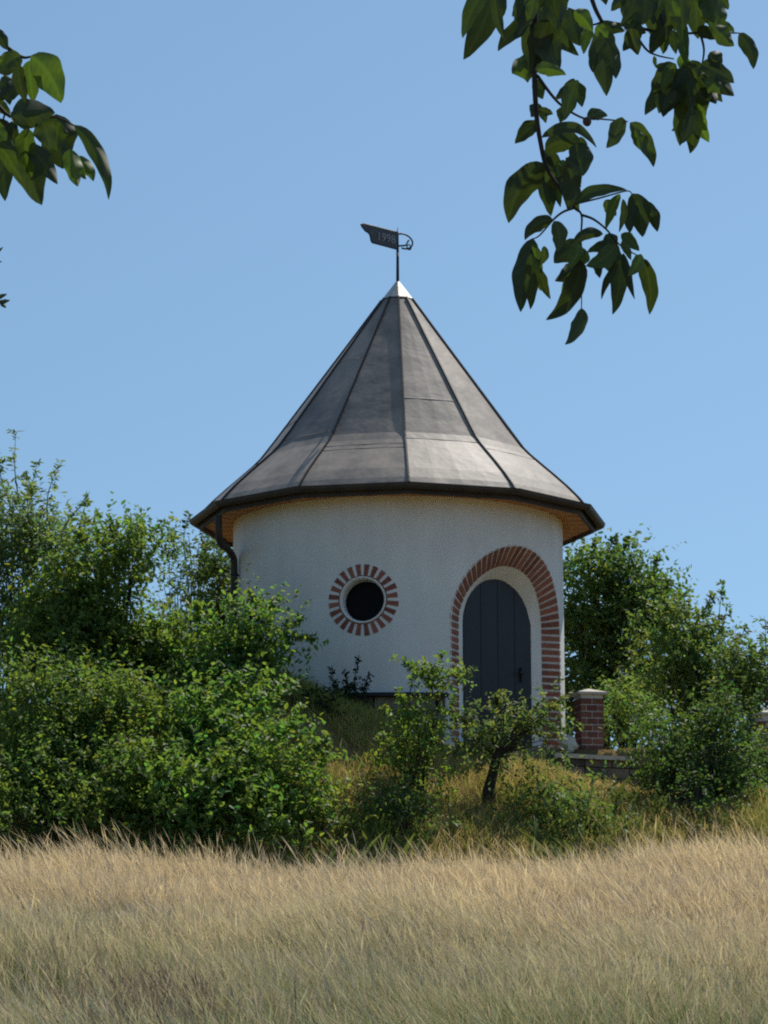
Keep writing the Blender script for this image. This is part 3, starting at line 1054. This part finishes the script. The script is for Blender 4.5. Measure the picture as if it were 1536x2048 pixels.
bush('shrub', 'upright shrub with slim shoots at the right frame edge', 'shrub', 1530, 32.4,
     [(1530, 1380, 60, 90), (1490, 1350, 50, 55), (1500, 1460, 75, 100), (1550, 1560, 70, 80)], (0.115, 0.15, 0.052), SH, leaf=0.07, aspect=0.42, lai=2.5, upright=0.9,
     sprigs=[(1530, 1330, 1530, 1238), (1510, 1330, 1502, 1285), (1480, 1380, 1470, 1310)])
bush('shrub', 'dark rounded shrub on a short stem at the right end of the mound', 'shrub', 1385, 28.6,
     [(1390, 1530, 100, 75), (1440, 1470, 75, 60), (1340, 1560, 60, 50), (1450, 1580, 60, 50), (1330, 1490, 50, 40), (1400, 1610, 60, 35)], G_DARK, SH, leaf=0.06, lai=3.1)
bush('shrub', 'low spreading shrub in front of the retaining wall, above the dry grass', 'shrub', 1120, 27.1,
     [(1110, 1600, 70, 45), (1160, 1650, 60, 45), (1070, 1620, 40, 40)], (0.11, 0.15, 0.052), SH, leaf=0.06, lai=2.0)
bush('shrub', 'small bright shrub just right of the brick pillar', 'shrub', 1255, 31.9,
     [(1250, 1440, 45, 45), (1290, 1470, 40, 40), (1230, 1400, 30, 25)], (0.135, 0.18, 0.052), SH, leaf=0.06, lai=2.3)
bush('shrub', 'dark twiggy little shrub against the white wall under the round window', 'shrub', 695, 29.45,
     [(690, 1395, 46, 26), (640, 1410, 40, 20)], (0.022, 0.034, 0.018), SH, leaf=0.045, lai=2.0, clump=0.14, stem_r=0.008,
     sprigs=[(712, 1390, 720, 1318), (700, 1390, 690, 1345), (672, 1395, 664, 1340), (725, 1395, 738, 1350)])
bush('shrub', 'small pale green weed clump between the broad shrub and the low dark shrub', 'shrub', 655, 26.8,
     [(650, 1640, 50, 35), (615, 1580, 38, 45)], G_YEL, SH, leaf=0.06, lai=1.3,
     sprigs=[(640, 1540, 655, 1490), (620, 1530, 600, 1470)])


# ------------------------------------------------------------------ grasses
def vnoise(x, y, seed, scale):
    r = np.random.default_rng(seed)
    out = 0
    for k in range(7):
        a = r.uniform(0, 2 * math.pi); f_ = scale * r.uniform(0.5, 2.0)
        out = out + np.sin((x * math.cos(a) + y * math.sin(a)) * f_ + r.uniform(0, 6.28))
    return out / 3.2


def blades(x, y, h, lean, width, levels, c_of_s, w_of_s, curv=1.7):
    """ribbons; levels: list of s in 0..1"""
    N_ = len(x)
    z = ground_z(x, y) - 0.02
    base = np.stack([x, y, z], -1)
    a = rng.uniform(0, math.pi, N_)
    wv = np.stack([np.cos(a), np.sin(a) * 0.6, np.zeros(N_)], -1)
    nl = len(levels)
    V = np.empty((N_, nl, 2, 3)); C = np.empty((N_, nl, 2, 3))
    for i, s in enumerate(levels):
        p = base + np.stack([lean[:, 0] * s ** curv * h, lean[:, 1] * s ** curv * h, s * h * (1 - 0.12 * s)], -1)
        ww = (width * w_of_s[i] * 0.5)[:, None] * wv
        V[:, i, 0] = p - ww; V[:, i, 1] = p + ww
        C[:, i, 0] = C[:, i, 1] = c_of_s[i]
    b_ = (np.arange(N_) * nl * 2)[:, None]
    Qs = np.concatenate([b_ + np.array([[2 * i, 2 * i + 1, 2 * i + 3, 2 * i + 2]]) for i in range(nl - 1)])
    return V.reshape(-1, 3), Qs, C.reshape(-1, 3)


def merge(parts):
    Vs, Qs, Cs, o = [], [], [], 0
    for V, Q, C in parts:
        Vs.append(V); Qs.append(Q + o); Cs.append(C); o += len(V)
    return np.concatenate(Vs), np.concatenate(Qs), np.concatenate(Cs)


def scatter(n, y0, y1, extra):
    y = np.sqrt(rng.uniform(y0 ** 2, y1 ** 2, n))
    x = rng.uniform(-1, 1, n) * (0.155 * y + extra)
    return x, y


parts = []
# seeding stalks
NST = 380000
x, y = scatter(NST, 12.5, 26.0, 1.3)
edge = 24.5 + 0.35 * vnoise(x, y * 0, 3, 1.2)
kp = (y < edge)
x, y = x[kp], y[kp]
patch = vnoise(x, y, 11, 0.9)
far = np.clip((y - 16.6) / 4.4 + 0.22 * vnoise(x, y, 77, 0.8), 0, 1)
keep = rng.random(len(x)) < np.clip(0.16 + 0.84 * far + 0.14 * patch, 0.1, 1)
x, y, patch, far = x[keep], y[keep], patch[keep], far[keep]
N_ = len(x)
h = rng.normal(0.57, 0.10, N_) * (1 + 0.13 * vnoise(x, y, 5, 1.4) + 0.09 * vnoise(x, y, 6, 6.0))
tall = rng.random(N_) < 0.02 + 0.02 * (y > 23.5)
h = np.where(tall, h + rng.uniform(.12, .34, N_), h)
lean = np.stack([rng.normal(-0.19, 0.20, N_) + 0.15 * vnoise(x, y, 8, 1.7), rng.normal(-0.05, 0.20, N_) + 0.12 * vnoise(x, y, 9, 1.7)], -1)
k_ = np.exp(rng.normal(0, 0.16, (N_, 1)))
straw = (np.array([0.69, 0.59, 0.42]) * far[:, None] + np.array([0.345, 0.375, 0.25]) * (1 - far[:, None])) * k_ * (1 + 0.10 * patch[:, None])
purp = np.array([0.50, 0.42, 0.36]) * k_
msk = (rng.random((N_, 1)) < 0.22)
head = np.where(msk, purp, straw)
stem = 0.55 * head + 0.45 * np.array([0.36, 0.33, 0.16]) * k_
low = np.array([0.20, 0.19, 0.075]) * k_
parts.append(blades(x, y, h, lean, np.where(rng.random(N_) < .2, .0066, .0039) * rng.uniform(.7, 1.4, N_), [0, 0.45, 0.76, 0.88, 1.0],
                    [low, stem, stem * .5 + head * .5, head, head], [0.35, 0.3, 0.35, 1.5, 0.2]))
# leaf blades
NBL = 560000
x, y = scatter(NBL, 12.0, 26.2, 1.3)
kp = y < 24.75 + 0.35 * vnoise(x, y * 0, 3, 1.2)
kp &= rng.random(NBL) < np.clip(0.62 + 0.5 * vnoise(x, y, 71, 2.4), .12, 1)
x, y = x[kp], y[kp]
N_ = len(x)
patch = vnoise(x, y, 21, 1.1)
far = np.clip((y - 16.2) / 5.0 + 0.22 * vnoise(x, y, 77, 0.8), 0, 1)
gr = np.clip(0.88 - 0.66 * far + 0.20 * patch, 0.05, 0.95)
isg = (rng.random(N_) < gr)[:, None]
k_ = np.exp(rng.normal(0, 0.2, (N_, 1)))
top = np.where(isg, np.array([0.20, 0.27, 0.115]), np.array([0.54, 0.46, 0.33])) * k_
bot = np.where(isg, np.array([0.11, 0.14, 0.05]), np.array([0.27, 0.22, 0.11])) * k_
h = ((rng.normal(0.38, 0.11, N_) + 0.14 * (1 - far)) * (1 + 0.16 * vnoise(x, y, 5, 1.4) + 0.14 * vnoise(x, y, 16, 5.0))).clip(.08)
lean = np.stack([rng.normal(-0.30, 0.30, N_), rng.normal(-0.05, 0.28, N_)], -1)
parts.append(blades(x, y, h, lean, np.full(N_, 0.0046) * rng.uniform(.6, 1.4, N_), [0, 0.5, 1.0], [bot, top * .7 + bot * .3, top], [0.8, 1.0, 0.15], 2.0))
# broad-leaved weeds among the grass
NW2 = 5200
x, y = scatter(NW2, 13, 23.5, 1.2)
wn2 = vnoise(x, y, 51, 1.3)
kp = wn2 > 0.35
x, y = x[kp], y[kp]; N_ = len(x)
k_ = np.exp(rng.normal(0, .25, (N_, 1)))
cw = np.array([0.12, 0.175, 0.05]) * k_
parts.append(blades(x, y, rng.normal(.46, .1, N_).clip(.1), rng.normal(0, .4, (N_, 2)), np.full(N_, .028), [0, .35, .7, 1], [cw * .7, cw, cw * 1.05, cw], [.15, .7, 1.0, .1], 1.6))
# dark dock stalks in loose clumps
cx_ = rng.uniform(-3.2, 3.6, 26); cy_ = rng.uniform(14.5, 23, 26)
cx_[:6] = rng.normal(pt(320, 1900, 17.5).x, .2, 6); cy_[:6] = rng.normal(17.2, .9, 6)
cx_[6:9] = rng.normal(pt(1000, 1800, 20).x, .12, 3); cy_[6:9] = rng.normal(20, .3, 3)
ii = np.where(rng.random(2200) < .6, rng.integers(0, 6, 2200), rng.integers(0, 26, 2200))
x = cx_[ii] + rng.normal(0, .26, 2200); y = cy_[ii] + rng.normal(0, .55, 2200)
N_ = 2200
k_ = np.exp(rng.normal(0, 0.25, (N_, 1)))
dk = np.array([0.19, 0.145, 0.12]) * k_
parts.append(blades(x, y, rng.normal(.58, .10, N_), np.stack([rng.normal(-.22, .15, N_), rng.normal(0, .1, N_)], -1),
                    np.full(N_, .006), [0, .5, .75, .9, 1], [dk * .8, dk, dk, dk * 1.1, dk], [.4, .4, 1.2, 1.6, .3]))
V, Q, C = merge(parts)
tag(np_mesh('meadow_grass', V, Q, np.clip(C, .005, .9), M_GRASS), 'tall dry straw coloured meadow grass with seed heads leaning left', 'grass', kind='stuff')

# short turf on the mound
parts = []
NM = 130000
x = rng.uniform(-6.2, 6.8, NM); y = rng.uniform(25.2, 31.4, NM)
inside = np.hypot(x - TX, y - TY) < RW + 0.16
dtx, dty = x - TX - math.sin(DPHI) * 2.2, y - TY + math.cos(DPHI) * 2.2
onpath = (np.hypot(dtx, dty) < 0.8) | ((x > 1.0) & (y > 30.3))
kp = ~(inside | onpath) & ((vnoise(x, y, 61, 2.2) < 0.75) | (rng.random(NM) < .25))
x, y = x[kp], y[kp]
N_ = len(x)
patch = vnoise(x, y, 31, 1.5)
gr = np.clip(0.45 + 0.5 * patch, .04, .97)
isg = (rng.random(N_) < gr)[:, None]
k_ = np.exp(rng.normal(0, .22, (N_, 1)))
top = np.where(isg, np.array([0.30, 0.335, 0.085]), np.array([0.57, 0.46, 0.21])) * k_
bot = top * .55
h = (rng.normal(.12, .045, N_) + .04 * patch).clip(.05)
lean = rng.normal(0, .4, (N_, 2)) + np.array([-.1, -.2])
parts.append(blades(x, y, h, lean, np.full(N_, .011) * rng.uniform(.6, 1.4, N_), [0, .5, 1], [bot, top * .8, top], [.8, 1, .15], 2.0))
# broad-leaved weeds
NWd = 9000
x = rng.uniform(-6, 6.5, NWd); y = rng.uniform(25.2, 29.8, NWd)
wn_ = vnoise(x, y, 41, 1.4)
kp = (wn_ > 0.45) & (np.hypot(x - TX, y - TY) > RW + .2)
x, y = x[kp], y[kp]; N_ = len(x)
k_ = np.exp(rng.normal(0, .25, (N_, 1)))
cw = np.array([0.13, 0.18, 0.045]) * k_
parts.append(blades(x, y, rng.normal(.26, .08, N_).clip(.08), rng.normal(0, .5, (N_, 2)), np.full(N_, .05), [0, .35, .7, 1], [cw * .7, cw, cw * 1.05, cw], [.15, .9, .9, .1], 1.6))
V, Q, C = merge(parts)
tag(np_mesh('mound_turf', V, Q, np.clip(C, .005, .9), M_GRASS), 'short yellow green turf and weeds covering the mound under the tower', 'turf', kind='stuff')


# ------------------------------------------------------------------ walnut boughs close to the camera
def walnut(label, root, Yd, leaves, stems, extra=None, nuts=(), name='walnut_branch'):
    org = pt(*root, Yd)
    t = tag(empty(name, org), label, 'branch', 'walnut branches hanging into the top of the view' if name == 'walnut_branch' else None)
    stm = MB()
    for path_, r0, r1 in stems:
        pp = [pt(x, y, Yd + (rest[0] if rest else 0.0)) - org for x, y, *rest in path_]
        # smooth
        sm_ = []
        for i in range(len(pp) - 1):
            p0, p1, p2, p3 = pp[max(i - 1, 0)], pp[i], pp[i + 1], pp[min(i + 2, len(pp) - 1)]
            for k in range(5):
                q = k / 5
                sm_.append(0.5 * ((2 * p1) + (p2 - p0) * q + (2 * p0 - 5 * p1 + 4 * p2 - p3) * q * q + (3 * p1 - p0 - 3 * p2 + p3) * q ** 3))
        sm_.append(pp[-1])
        mp = m_per_px(300, Yd)
        n_ = len(sm_)
        stm.tube(sm_, [(r0 + (r1 - r0) * i / (n_ - 1)) * mp for i in range(n_)], 8)
    stm.build('twig', M_TWIG, t, smooth=True, fix=False)
    Vs, Qs, Cs, o = [], [], [], 0
    more = []
    for lf in leaves:                            # smaller leaflets sharing the stalks
        for _ in range(random.choice((1, 2)) if lf[4] > 33 else 0):
            a_ = math.atan2(lf[3] - lf[1], lf[2] - lf[0]) + random.choice((-1, 1)) * random.uniform(.15, .6)
            l_ = math.hypot(lf[3] - lf[1], lf[2] - lf[0]) * random.uniform(.4, .72)
            q0 = random.uniform(-.05, .3)
            bx0 = lf[0] + (lf[2] - lf[0]) * q0 + random.uniform(-11, 11); by0 = lf[1] + (lf[3] - lf[1]) * q0 + random.uniform(-9, 9)
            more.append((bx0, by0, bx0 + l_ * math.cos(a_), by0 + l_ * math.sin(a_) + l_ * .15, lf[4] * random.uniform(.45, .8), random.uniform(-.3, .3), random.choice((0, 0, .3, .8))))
    for lf in list(leaves) + more:
        x0, y0, x1, y1, w = lf[:5]
        w *= 1.04
        bend = lf[5] if len(lf) > 5 else random.uniform(-.1, .1)
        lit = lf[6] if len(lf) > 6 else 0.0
        dz = random.uniform(-.16, .16)
        slope = random.uniform(-.5, .5)
        ln_px = math.hypot(x1 - x0, y1 - y0)
        mp = m_per_px(y0, Yd)
        nx_, ny_ = -(y1 - y0) / ln_px, (x1 - x0) / ln_px
        S, CR = 16, 8
        tw0 = random.uniform(-.5, .5); fold = random.uniform(.2, .7) * random.choice((-1, 1, 1))
        wav = random.uniform(0, 6.28)
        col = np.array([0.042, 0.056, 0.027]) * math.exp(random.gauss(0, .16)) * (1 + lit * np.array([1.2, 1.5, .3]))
        pts_ = np.empty((S + 1, CR + 1, 3)); cc_ = np.empty((S + 1, CR + 1, 3))
        for i in range(S + 1):
            s = i / S
            bx_ = x0 + (x1 - x0) * s + nx_ * bend * ln_px * 4 * s * (1 - s) * .5
            by_ = y0 + (y1 - y0) * s + ny_ * bend * ln_px * 4 * s * (1 - s) * .5
            # tangent
            tx_ = (x1 - x0) + nx_ * bend * ln_px * 2 * (1 - 2 * s)
            ty_ = (y1 - y0) + ny_ * bend * ln_px * 2 * (1 - 2 * s)
            tl_ = math.hypot(tx_, ty_)
            px_, py_ = -ty_ / tl_, tx_ / tl_
            hw = 0.5 * w * (math.sin(math.pi * min(1, s ** 0.82)) ** 0.72) * (1 - 0.25 * s) * 1.13 + (0.6 if i in (0, S) else 0)
            for j in range(CR + 1):
                q = 2 * j / CR - 1
                rag = 1 + 0.11 * math.sin(7 * s + wav + 1.7 * q) + 0.05 * math.sin(19 * s + 2 * wav + q)
                dpt_ = abs(q) * hw * fold + q * hw * tw0 + 0.28 * hw * math.sin(11 * s + wav + q) * q * q
                X = bx_ + px_ * hw * q * rag
                Y_ = by_ + py_ * hw * q * rag
                P_ = pt(X, Y_, Yd + dz + (slope * ln_px * s + dpt_) * mp)
                pts_[i, j] = np.array(P_ - org)
                vein = 1.35 if abs(q) < .05 else (1 + 0.12 * math.sin(s * 40 - abs(q) * 8))
                cc_[i, j] = col * vein
        I_ = np.arange((S + 1) * (CR + 1)).reshape(S + 1, CR + 1) + o
        Qs.append(np.stack([I_[:-1, :-1], I_[:-1, 1:], I_[1:, 1:], I_[1:, :-1]], -1).reshape(-1, 4))
        Vs.append(pts_.reshape(-1, 3)); Cs.append(cc_.reshape(-1, 3)); o += (S + 1) * (CR + 1)
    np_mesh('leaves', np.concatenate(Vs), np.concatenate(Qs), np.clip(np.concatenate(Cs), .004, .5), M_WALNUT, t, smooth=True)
    for (x, y, r) in nuts:
        bm_ = bmesh.new()
        bmesh.ops.create_uvsphere(bm_, u_segments=20, v_segments=14, radius=r * m_per_px(y, Yd))
        for v_ in bm_.verts: v_.co.z *= 1.12 + 0.05 * math.sin(v_.co.x * 300)
        me_ = bpy.data.meshes.new('nut'); bm_.to_mesh(me_); bm_.free()
        me_.polygons.foreach_set('use_smooth', [True] * len(me_.polygons))
        nu = link_mesh('nut', me_, M_NUT, t)
        nu.location = pt(x, y, Yd) - org
    return t


walnut('long hanging walnut spray with one vertical twig, reaching lowest into the sky', (1070, -220), 4.6, [
    (992, -50, 927, 119, 58, -.12), (990, -15, 1010, 80, 22, .1), (1062, 34, 996, 102, 32, .12), (1100, -20, 1052, 118, 60, .1), (1078, 20, 1118, 142, 62, .05),
    (1066, -20, 1030, 45, 40), (1100, 40, 1060, 150, 48), (1072, 134, 1024, 147, 52, .2, .5), (1070, 140, 1132, 150, 26, -.2, .6), (1074, 158, 1086, 198, 26, .1, .5),
    (1120, -30, 1112, 60, 46), (1140, 16, 1160, 92, 50, .1), (1156, 160, 1130, 240, 34, .1, .3), (1150, 164, 1164, 214, 26, -.1, .4), (1128, 212, 1120, 245, 22),
    (1076, 206, 1062, 234, 24), (1078, 220, 1106, 228, 18), (1082, 220, 1092, 246, 14), (1078, 244, 1030, 287, 30, .1),
    (1083, 275, 1193, 295, 22, -.55), (1090, 298, 1172, 304, 42, -.45), (1152, 284, 1166, 352, 44, -.1, .2), (1140, 325, 1135, 420, 40, -.1), (1096, 308, 1116, 368, 26),
    (1088, 326, 1017, 446, 54, .22), (1092, 338, 1102, 432, 34, .05), (1108, 345, 1121, 414, 20), (1154, 348, 1162, 374, 9), (1118, 320, 1128, 385, 34),
    (1244, 234, 1213, 296, 32, -.12), (1260, 245, 1307, 334, 34, -.18, .2), (1175, 236, 1215, 232, 24, -.3),
    (1150, 406, 1253, 380, 24, -.25, .3), (1240, 388, 1212, 458, 20, .1, .7), (1246, 398, 1238, 464, 14, -.15), (1264, 387, 1285, 474, 44, -.12, .1), (1210, 400, 1232, 432, 24, 0, .4),
    (1106, 440, 1050, 480, 28, .35), (1108, 442, 1114, 504, 30, -.25), (1066, 476, 1041, 624, 46, .06), (1088, 492, 1076, 532, 16, -.3), (1074, 532, 1101, 598, 20, .05),
    (1164, 488, 1108, 526, 46, .1), (1155, 528, 1110, 562, 28, -.1), (1160, 520, 1092, 640, 40, -.28), (1163, 616, 1130, 689, 28, -.25),
    (1206, 468, 1140, 496, 22, .35), (1232, 490, 1172, 532, 34, -.2, .5), (1216, 476, 1226, 548, 44, .05, .1), (1190, 520, 1200, 556, 18), (1238, 505, 1225, 629, 34, -.12),
    (1282, 508, 1256, 552, 24, -.15, .9), (1284, 516, 1299, 629, 32, -.15), (1242, 468, 1278, 502, 24, -.1, .3), (1245, 480, 1262, 520, 16, 0, .5)],
    [([(1068, -220), (1069, -60), (1070, 60), (1069, 150), (1073, 230), (1082, 290), (1093, 335), (1118, 375), (1148, 416)], 7, 3.2),
     ([(1074, 150), (1100, 186), (1126, 213), (1166, 236), (1200, 238), (1256, 243)], 3.6, 1.4),
     ([(1148, 416), (1126, 424), (1106, 440), (1080, 470), (1066, 478)], 2.8, 1.2), ([(1148, 416), (1163, 430), (1162, 478), (1163, 560), (1163, 618)], 2.6, 1.0),
     ([(1163, 430), (1186, 438), (1212, 458), (1240, 490), (1284, 516)], 3, 1.2), ([(1150, 408), (1200, 396), (1252, 382), (1264, 388)], 2.2, 1.0),
     ([(1090, 20), (1120, 15), (1142, 17)], 2, 1)],
    nuts=[(1174, 243, 9)])
walnut('thick bunch of walnut leaves in the top right corner of the sky', (1200, -220), 4.85, [
    (1180, 50, 1167, 108, 22, .05, .9), (1192, 52, 1216, 74, 26, 0, 1.0), (1206, 48, 1213, 192, 50, .04), (1205, 45, 1250, 62, 24, .1), (1252, -6, 1222, 22, 22),
    (1200, -40, 1212, 10, 24, 0, .3), (1266, -20, 1262, 72, 44), (1300, -20, 1312, 82, 50), (1340, -24, 1333, 72, 42), (1290, -30, 1285, 50, 46), (1365, -30, 1368, 60, 40), (1392, -20, 1396, 78, 44), (1422, -10, 1440, 72, 46, .05, .5), (1405, -30, 1430, 40, 40, 0, .5),
    (1282, 48, 1246, 102, 32), (1262, 56, 1276, 110, 30), (1330, 50, 1300, 108, 30), (1332, 58, 1326, 108, 24, 0, .3), (1250, 40, 1292, 66, 28, .1, .2), (1362, 40, 1371, 132, 26, 0, .8), (1345, 60, 1352, 108, 20, 0, .5),
    (1430, 52, 1468, 92, 34, .1, .3), (1395, 55, 1432, 78, 26), (1478, 66, 1507, 138, 30, -.2),
    (1308, 112, 1312, 136, 8), (1310, 134, 1346, 130, 12),
    (1352, 128, 1306, 192, 42, .1), (1346, 148, 1290, 230, 36, .05, .2), (1372, 138, 1326, 234, 50, .1), (1372, 168, 1360, 292, 42, 0, .6), (1386, 178, 1380, 307, 46, -.1, .2), (1350, 160, 1335, 225, 40),
    (1402, 128, 1468, 166, 38, -.1), (1402, 148, 1468, 192, 38, -.1), (1396, 146, 1432, 208, 42), (1420, 104, 1442, 138, 30), (1384, 120, 1400, 190, 40, 0, .2), (1360, 110, 1385, 160, 26, 0, .7), (1405, 160, 1402, 240, 34)],
    [([(1165, -220), (1172, -60), (1186, 5), (1204, 44)], 6, 4), ([(1204, 44), (1180, 50), (1150, 40)], 2.6, 1.2), ([(1204, 44), (1260, 52), (1330, 66), (1400, 66), (1450, 66), (1478, 66)], 4.5, 1.3),
     ([(1262, 54), (1290, 96), (1312, 110), (1348, 118)], 3, 1.4), ([(1330, 66), (1362, 100), (1374, 140)], 3, 1.5), ([(1400, 66), (1408, 100), (1402, 140)], 3, 1.4),
     ([(1300, -200), (1310, -40), (1330, 66)], 5, 3)])
walnut('walnut spray of large drooping leaves at the upper left frame edge', (-160, -60), 4.4, [
    (-14, 56, 16, 100, 26), (44, 112, -24, 132, 44, -.15), (62, 111, 122, 206, 60, -.18, .7), (36, 128, 52, 206, 26, .08), (44, 165, -10, 198, 34), (10, 150, 20, 210, 30), (-10, 200, 20, 232, 24),
    (24, 232, 110, 226, 54, -.1), (112, 228, 126, 338, 70, .05), (80, 236, 100, 300, 44), (148, 250, 217, 399, 30, -.24, .2), (140, 298, 156, 373, 36, .05, .8), (46, 262, 84, 410, 66, .12),
    (2, 256, 10, 402, 48, 0, .4), (-10, 236, 32, 298, 44), (-30, 270, -20, 400, 50), (30, 240, 36, 320, 26, .2)],
    [([(-160, -60), (-60, 40), (10, 92), (44, 114), (62, 113)], 7, 2), ([(-60, 40), (-30, 160), (10, 226), (60, 240), (110, 234), (150, 252)], 5, 1.6), ([(60, 240), (56, 262), (50, 275)], 2, 1.2),
     ([(10, 226), (4, 250), (2, 260)], 2.2, 1.2)])
walnut('tiny twig tip with a few small leaves poking in at the left frame edge', (-200, 700), 11.0, [
    (-6, 598, 14, 588, 8), (-4, 604, 20, 600, 9, .1), (2, 602, 12, 616, 9), (-14, 510, 6, 494, 7), (-16, 520, 4, 524, 6), (-30, 610, -8, 596, 10), (-40, 560, -16, 548, 9)],
    [([(-200, 700), (-90, 640), (-30, 608), (6, 601)], 5, 1.2), ([(-90, 640), (-40, 560), (-14, 515)], 3, 1)], name='twig_tip')
